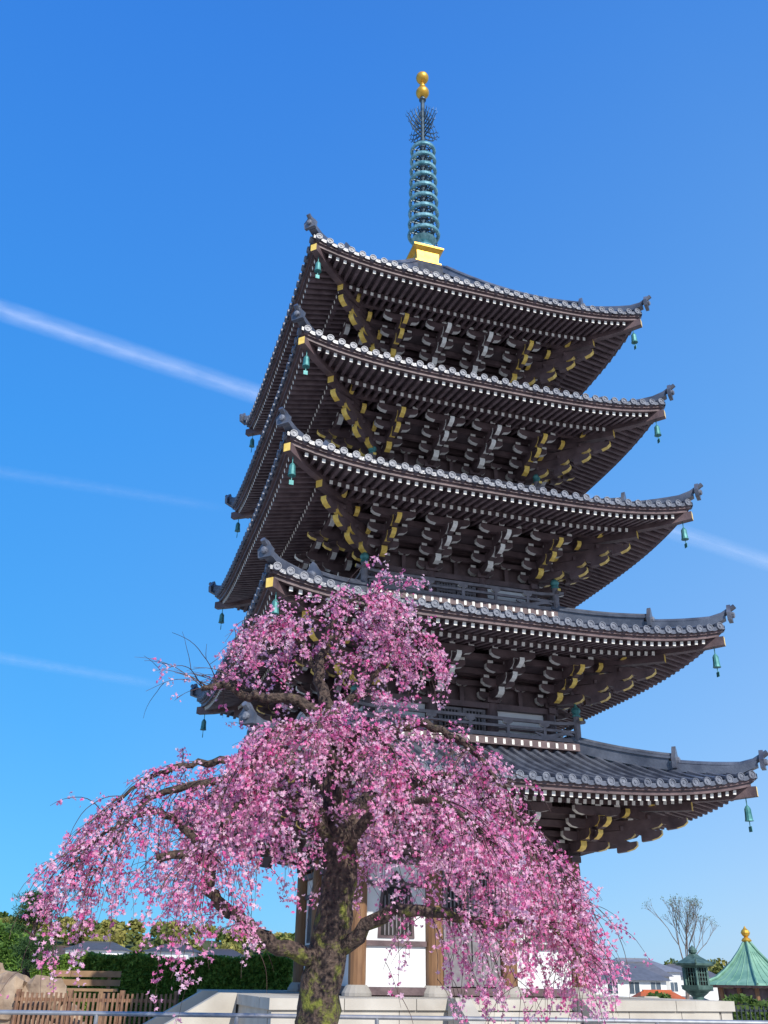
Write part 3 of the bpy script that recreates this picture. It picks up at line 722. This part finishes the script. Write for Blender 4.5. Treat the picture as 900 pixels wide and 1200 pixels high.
# ================================================================ BARE TREE right
BT=empty('bare_tree',(17.9,60,0)); bt=MB(); tips=[]
def br(p,d,L,r,l_):
    q=p+d*L; bt.tube([p,p.lerp(q,.5)+Vector((random.uniform(-.06,.06)*L,0,random.uniform(-.05,.05)*L)),q],[r,r*.85,r*.65],5,0)
    if l_==0: tips.append(tuple(q)); return
    for _ in range(random.choice((2,3,3))):
        nd=(d+Vector((random.gauss(0,.34),random.gauss(0,.34),random.gauss(.2,.2)))).normalized(); br(q,nd,L*random.uniform(.66,.86),r*.62,l_-1)
br(Vector((0,0,gh(0,60)-.1)),Vector((-.03,0,1)),2.1,.12,6)
bt.obj('branches',[noisy('grey_bark',(.12,.09,.08),(.22,.18,.15),6,.9)],BT)
tp=np.array(tips); tp=np.repeat(tp,3,0)+RNG.normal(0,.08,(len(tp)*3,3)); leaves('buds',tp,.04,(.10,.14,.04),(.22,.24,.09),BT)
hedge('azalea_bushes',12.5,26,52,54,GZ-1.5,-.9,6000,(.05,.10,.02),(.16,.24,.06),.12,.3)
# ================================================================ CONTRAILS
def contrail(p0,p1,w0,w1,dens,y=3000,seed=0,fade=(0,.0)):
    m,nt,b=newmat('vapour'); nt.nodes.remove(b); out=nt.nodes['Material Output']
    uv=nt.nodes.new('ShaderNodeUVMap'); uv.uv_map='UVMap'
    sep=nt.nodes.new('ShaderNodeSeparateXYZ'); nt.links.new(uv.outputs[0],sep.inputs[0])
    def M(op,a,b_=None,c=None):
        n=nt.nodes.new('ShaderNodeMath'); n.operation=op
        for i_,v in enumerate((a,b_,c)):
            if v is None: continue
            if isinstance(v,(int,float)): n.inputs[i_].default_value=v
            else: nt.links.new(v,n.inputs[i_])
        return n.outputs[0]
    c=M('MULTIPLY',M('ABSOLUTE',M('SUBTRACT',sep.outputs[1],.5)),2.0)
    prof=M('POWER',M('MAXIMUM',M('SUBTRACT',1.0,c),0.0),1.1)
    mp=nt.nodes.new('ShaderNodeMapping'); mp.inputs['Scale'].default_value=(26,2.2,1); mp.inputs['Location'].default_value=(seed,0,0); nt.links.new(uv.outputs[0],mp.inputs[0])
    no=nt.nodes.new('ShaderNodeTexNoise'); no.inputs['Scale'].default_value=1.6; no.inputs['Detail'].default_value=5; nt.links.new(mp.outputs[0],no.inputs['Vector'])
    al=M('MULTIPLY',M('MULTIPLY',prof,M('ADD',M('MULTIPLY',no.outputs['Fac'],1.3),.15)),dens)
    al=M('MULTIPLY',al,M('SUBTRACT',1.0,M('MULTIPLY',sep.outputs[0],fade[1])))
    en=M('MINIMUM',M('MULTIPLY',M('SUBTRACT',1.0,sep.outputs[0]),8.0),1.0); al=M('MULTIPLY',al,en)
    tr=nt.nodes.new('ShaderNodeBsdfTransparent'); df=nt.nodes.new('ShaderNodeBsdfDiffuse'); df.inputs[0].default_value=(.60,.64,.74,1)
    mx=nt.nodes.new('ShaderNodeMixShader'); nt.links.new(al,mx.inputs[0]); nt.links.new(tr.outputs[0],mx.inputs[1]); nt.links.new(df.outputs[0],mx.inputs[2]); nt.links.new(mx.outputs[0],out.inputs['Surface'])
    d=Vector((p1[0]-p0[0],0,p1[1]-p0[1])).normalized(); nrm=Vector((-d.z,0,d.x)); n=20
    me=bpy.data.meshes.new('contrail'); vs=[];fs=[]
    for i in range(n+1):
        t=i/n; c_=Vector((p0[0]+(p1[0]-p0[0])*t,y,p0[1]+(p1[1]-p0[1])*t)); w=w0+(w1-w0)*t
        vs+=[tuple(c_-nrm*w/2),tuple(c_+nrm*w/2)]
    for i in range(n): fs.append((2*i,2*i+2,2*i+3,2*i+1))
    me.from_pydata(vs,[],fs); uvl=me.uv_layers.new(name='UVMap')
    for pl in me.polygons:
        for li in pl.loop_indices:
            vi=me.loops[li].vertex_index; uvl.data[li].uv=((vi//2)/n,vi%2)
    me.materials.append(m); o=bpy.data.objects.new('contrail',me); S.collection.objects.link(o)
contrail((-2200,2640),(2200,1031),125,75,.36,seed=1,fade=(0,.5))
contrail((-1900,1733),(-560,1515),75,50,.08,seed=5,fade=(0,.4))
contrail((-1800,1026),(-700,850),60,40,.13,seed=9,fade=(0,.4))
# ================================================================ LIGHT, WORLD, CAMERA
sd=Vector((.45,-.893,0)).normalized(); el=math.radians(36)
dirv=Vector((sd.x*math.cos(el),sd.y*math.cos(el),math.sin(el)))
su=bpy.data.lights.new('sun','SUN'); su.energy=5.0; su.angle=math.radians(.5); su.color=(1,.95,.87)
so=bpy.data.objects.new('sun',su); so.rotation_euler=dirv.to_track_quat('Z','Y').to_euler(); S.collection.objects.link(so); so.location=(40,-30,50)
w=bpy.data.worlds.new('World'); S.world=w; w.use_nodes=True; nt=w.node_tree
sk=nt.nodes.new('ShaderNodeTexSky'); sk.sky_type='NISHITA'; sk.sun_disc=False; sk.sun_elevation=el; sk.sun_rotation=math.atan2(sd.x,sd.y); sk.air_density=1.0; sk.dust_density=.3; sk.ozone_density=4.0
tcw=nt.nodes.new('ShaderNodeTexCoord'); sp_=nt.nodes.new('ShaderNodeSeparateXYZ'); nt.links.new(tcw.outputs['Generated'],sp_.inputs[0])
rp=nt.nodes.new('ShaderNodeValToRGB'); cr=rp.color_ramp
cr.elements[0].position=0; cr.elements[0].color=(.42,.64,.94,1); cr.elements[1].position=1; cr.elements[1].color=(.015,.16,.70,1)
for ps,cl_ in ((.22,(.26,.54,1.0,1)),(.5,(.12,.42,1.0,1)),(.8,(.045,.27,.90,1))):
    e_=cr.elements.new(ps); e_.color=cl_
nt.links.new(sp_.outputs[2],rp.inputs[0])
vm=nt.nodes.new('ShaderNodeVectorMath'); vm.operation='SCALE'; vm.inputs['Scale'].default_value=1/.15; nt.links.new(rp.outputs[0],vm.inputs[0])
mxw=nt.nodes.new('ShaderNodeMixRGB'); mxw.inputs[0].default_value=.78
nt.links.new(sk.outputs[0],mxw.inputs[1]); nt.links.new(vm.outputs[0],mxw.inputs[2])
# air is deeper blue away from the sun's azimuth
dt=nt.nodes.new('ShaderNodeVectorMath'); dt.operation='DOT_PRODUCT'; dt.inputs[1].default_value=(.66,-.75,0); nt.links.new(tcw.outputs['Generated'],dt.inputs[0])
mrw=nt.nodes.new('ShaderNodeMapRange'); mrw.inputs['From Min'].default_value=-.9; mrw.inputs['From Max'].default_value=-.25; nt.links.new(dt.outputs['Value'],mrw.inputs['Value'])
tn=nt.nodes.new('ShaderNodeMixRGB'); tn.inputs[1].default_value=(.36,.82,1.0,1); tn.inputs[2].default_value=(1.2,1.06,1.0,1); nt.links.new(mrw.outputs[0],tn.inputs[0])
ml=nt.nodes.new('ShaderNodeMixRGB'); ml.blend_type='MULTIPLY'; ml.inputs[0].default_value=1; nt.links.new(mxw.outputs[0],ml.inputs[1]); nt.links.new(tn.outputs[0],ml.inputs[2])
nt.links.new(ml.outputs[0],nt.nodes['Background'].inputs['Color']); nt.nodes['Background'].inputs['Strength'].default_value=.15
cam=bpy.data.cameras.new('camera'); co=bpy.data.objects.new('camera',cam); S.collection.objects.link(co); S.camera=co
cam.sensor_fit='VERTICAL'; cam.sensor_height=24; cam.sensor_width=18; cam.lens=1080/1200*24; cam.clip_end=20000; cam.clip_start=.05
pitch=.467; roll=.014
co.matrix_world=Matrix.Rotation(math.pi/2+pitch,4,'X') @ Matrix.Rotation(roll,4,'Z')
S.view_settings.view_transform='Standard'; S.view_settings.look='None'; S.view_settings.exposure=0
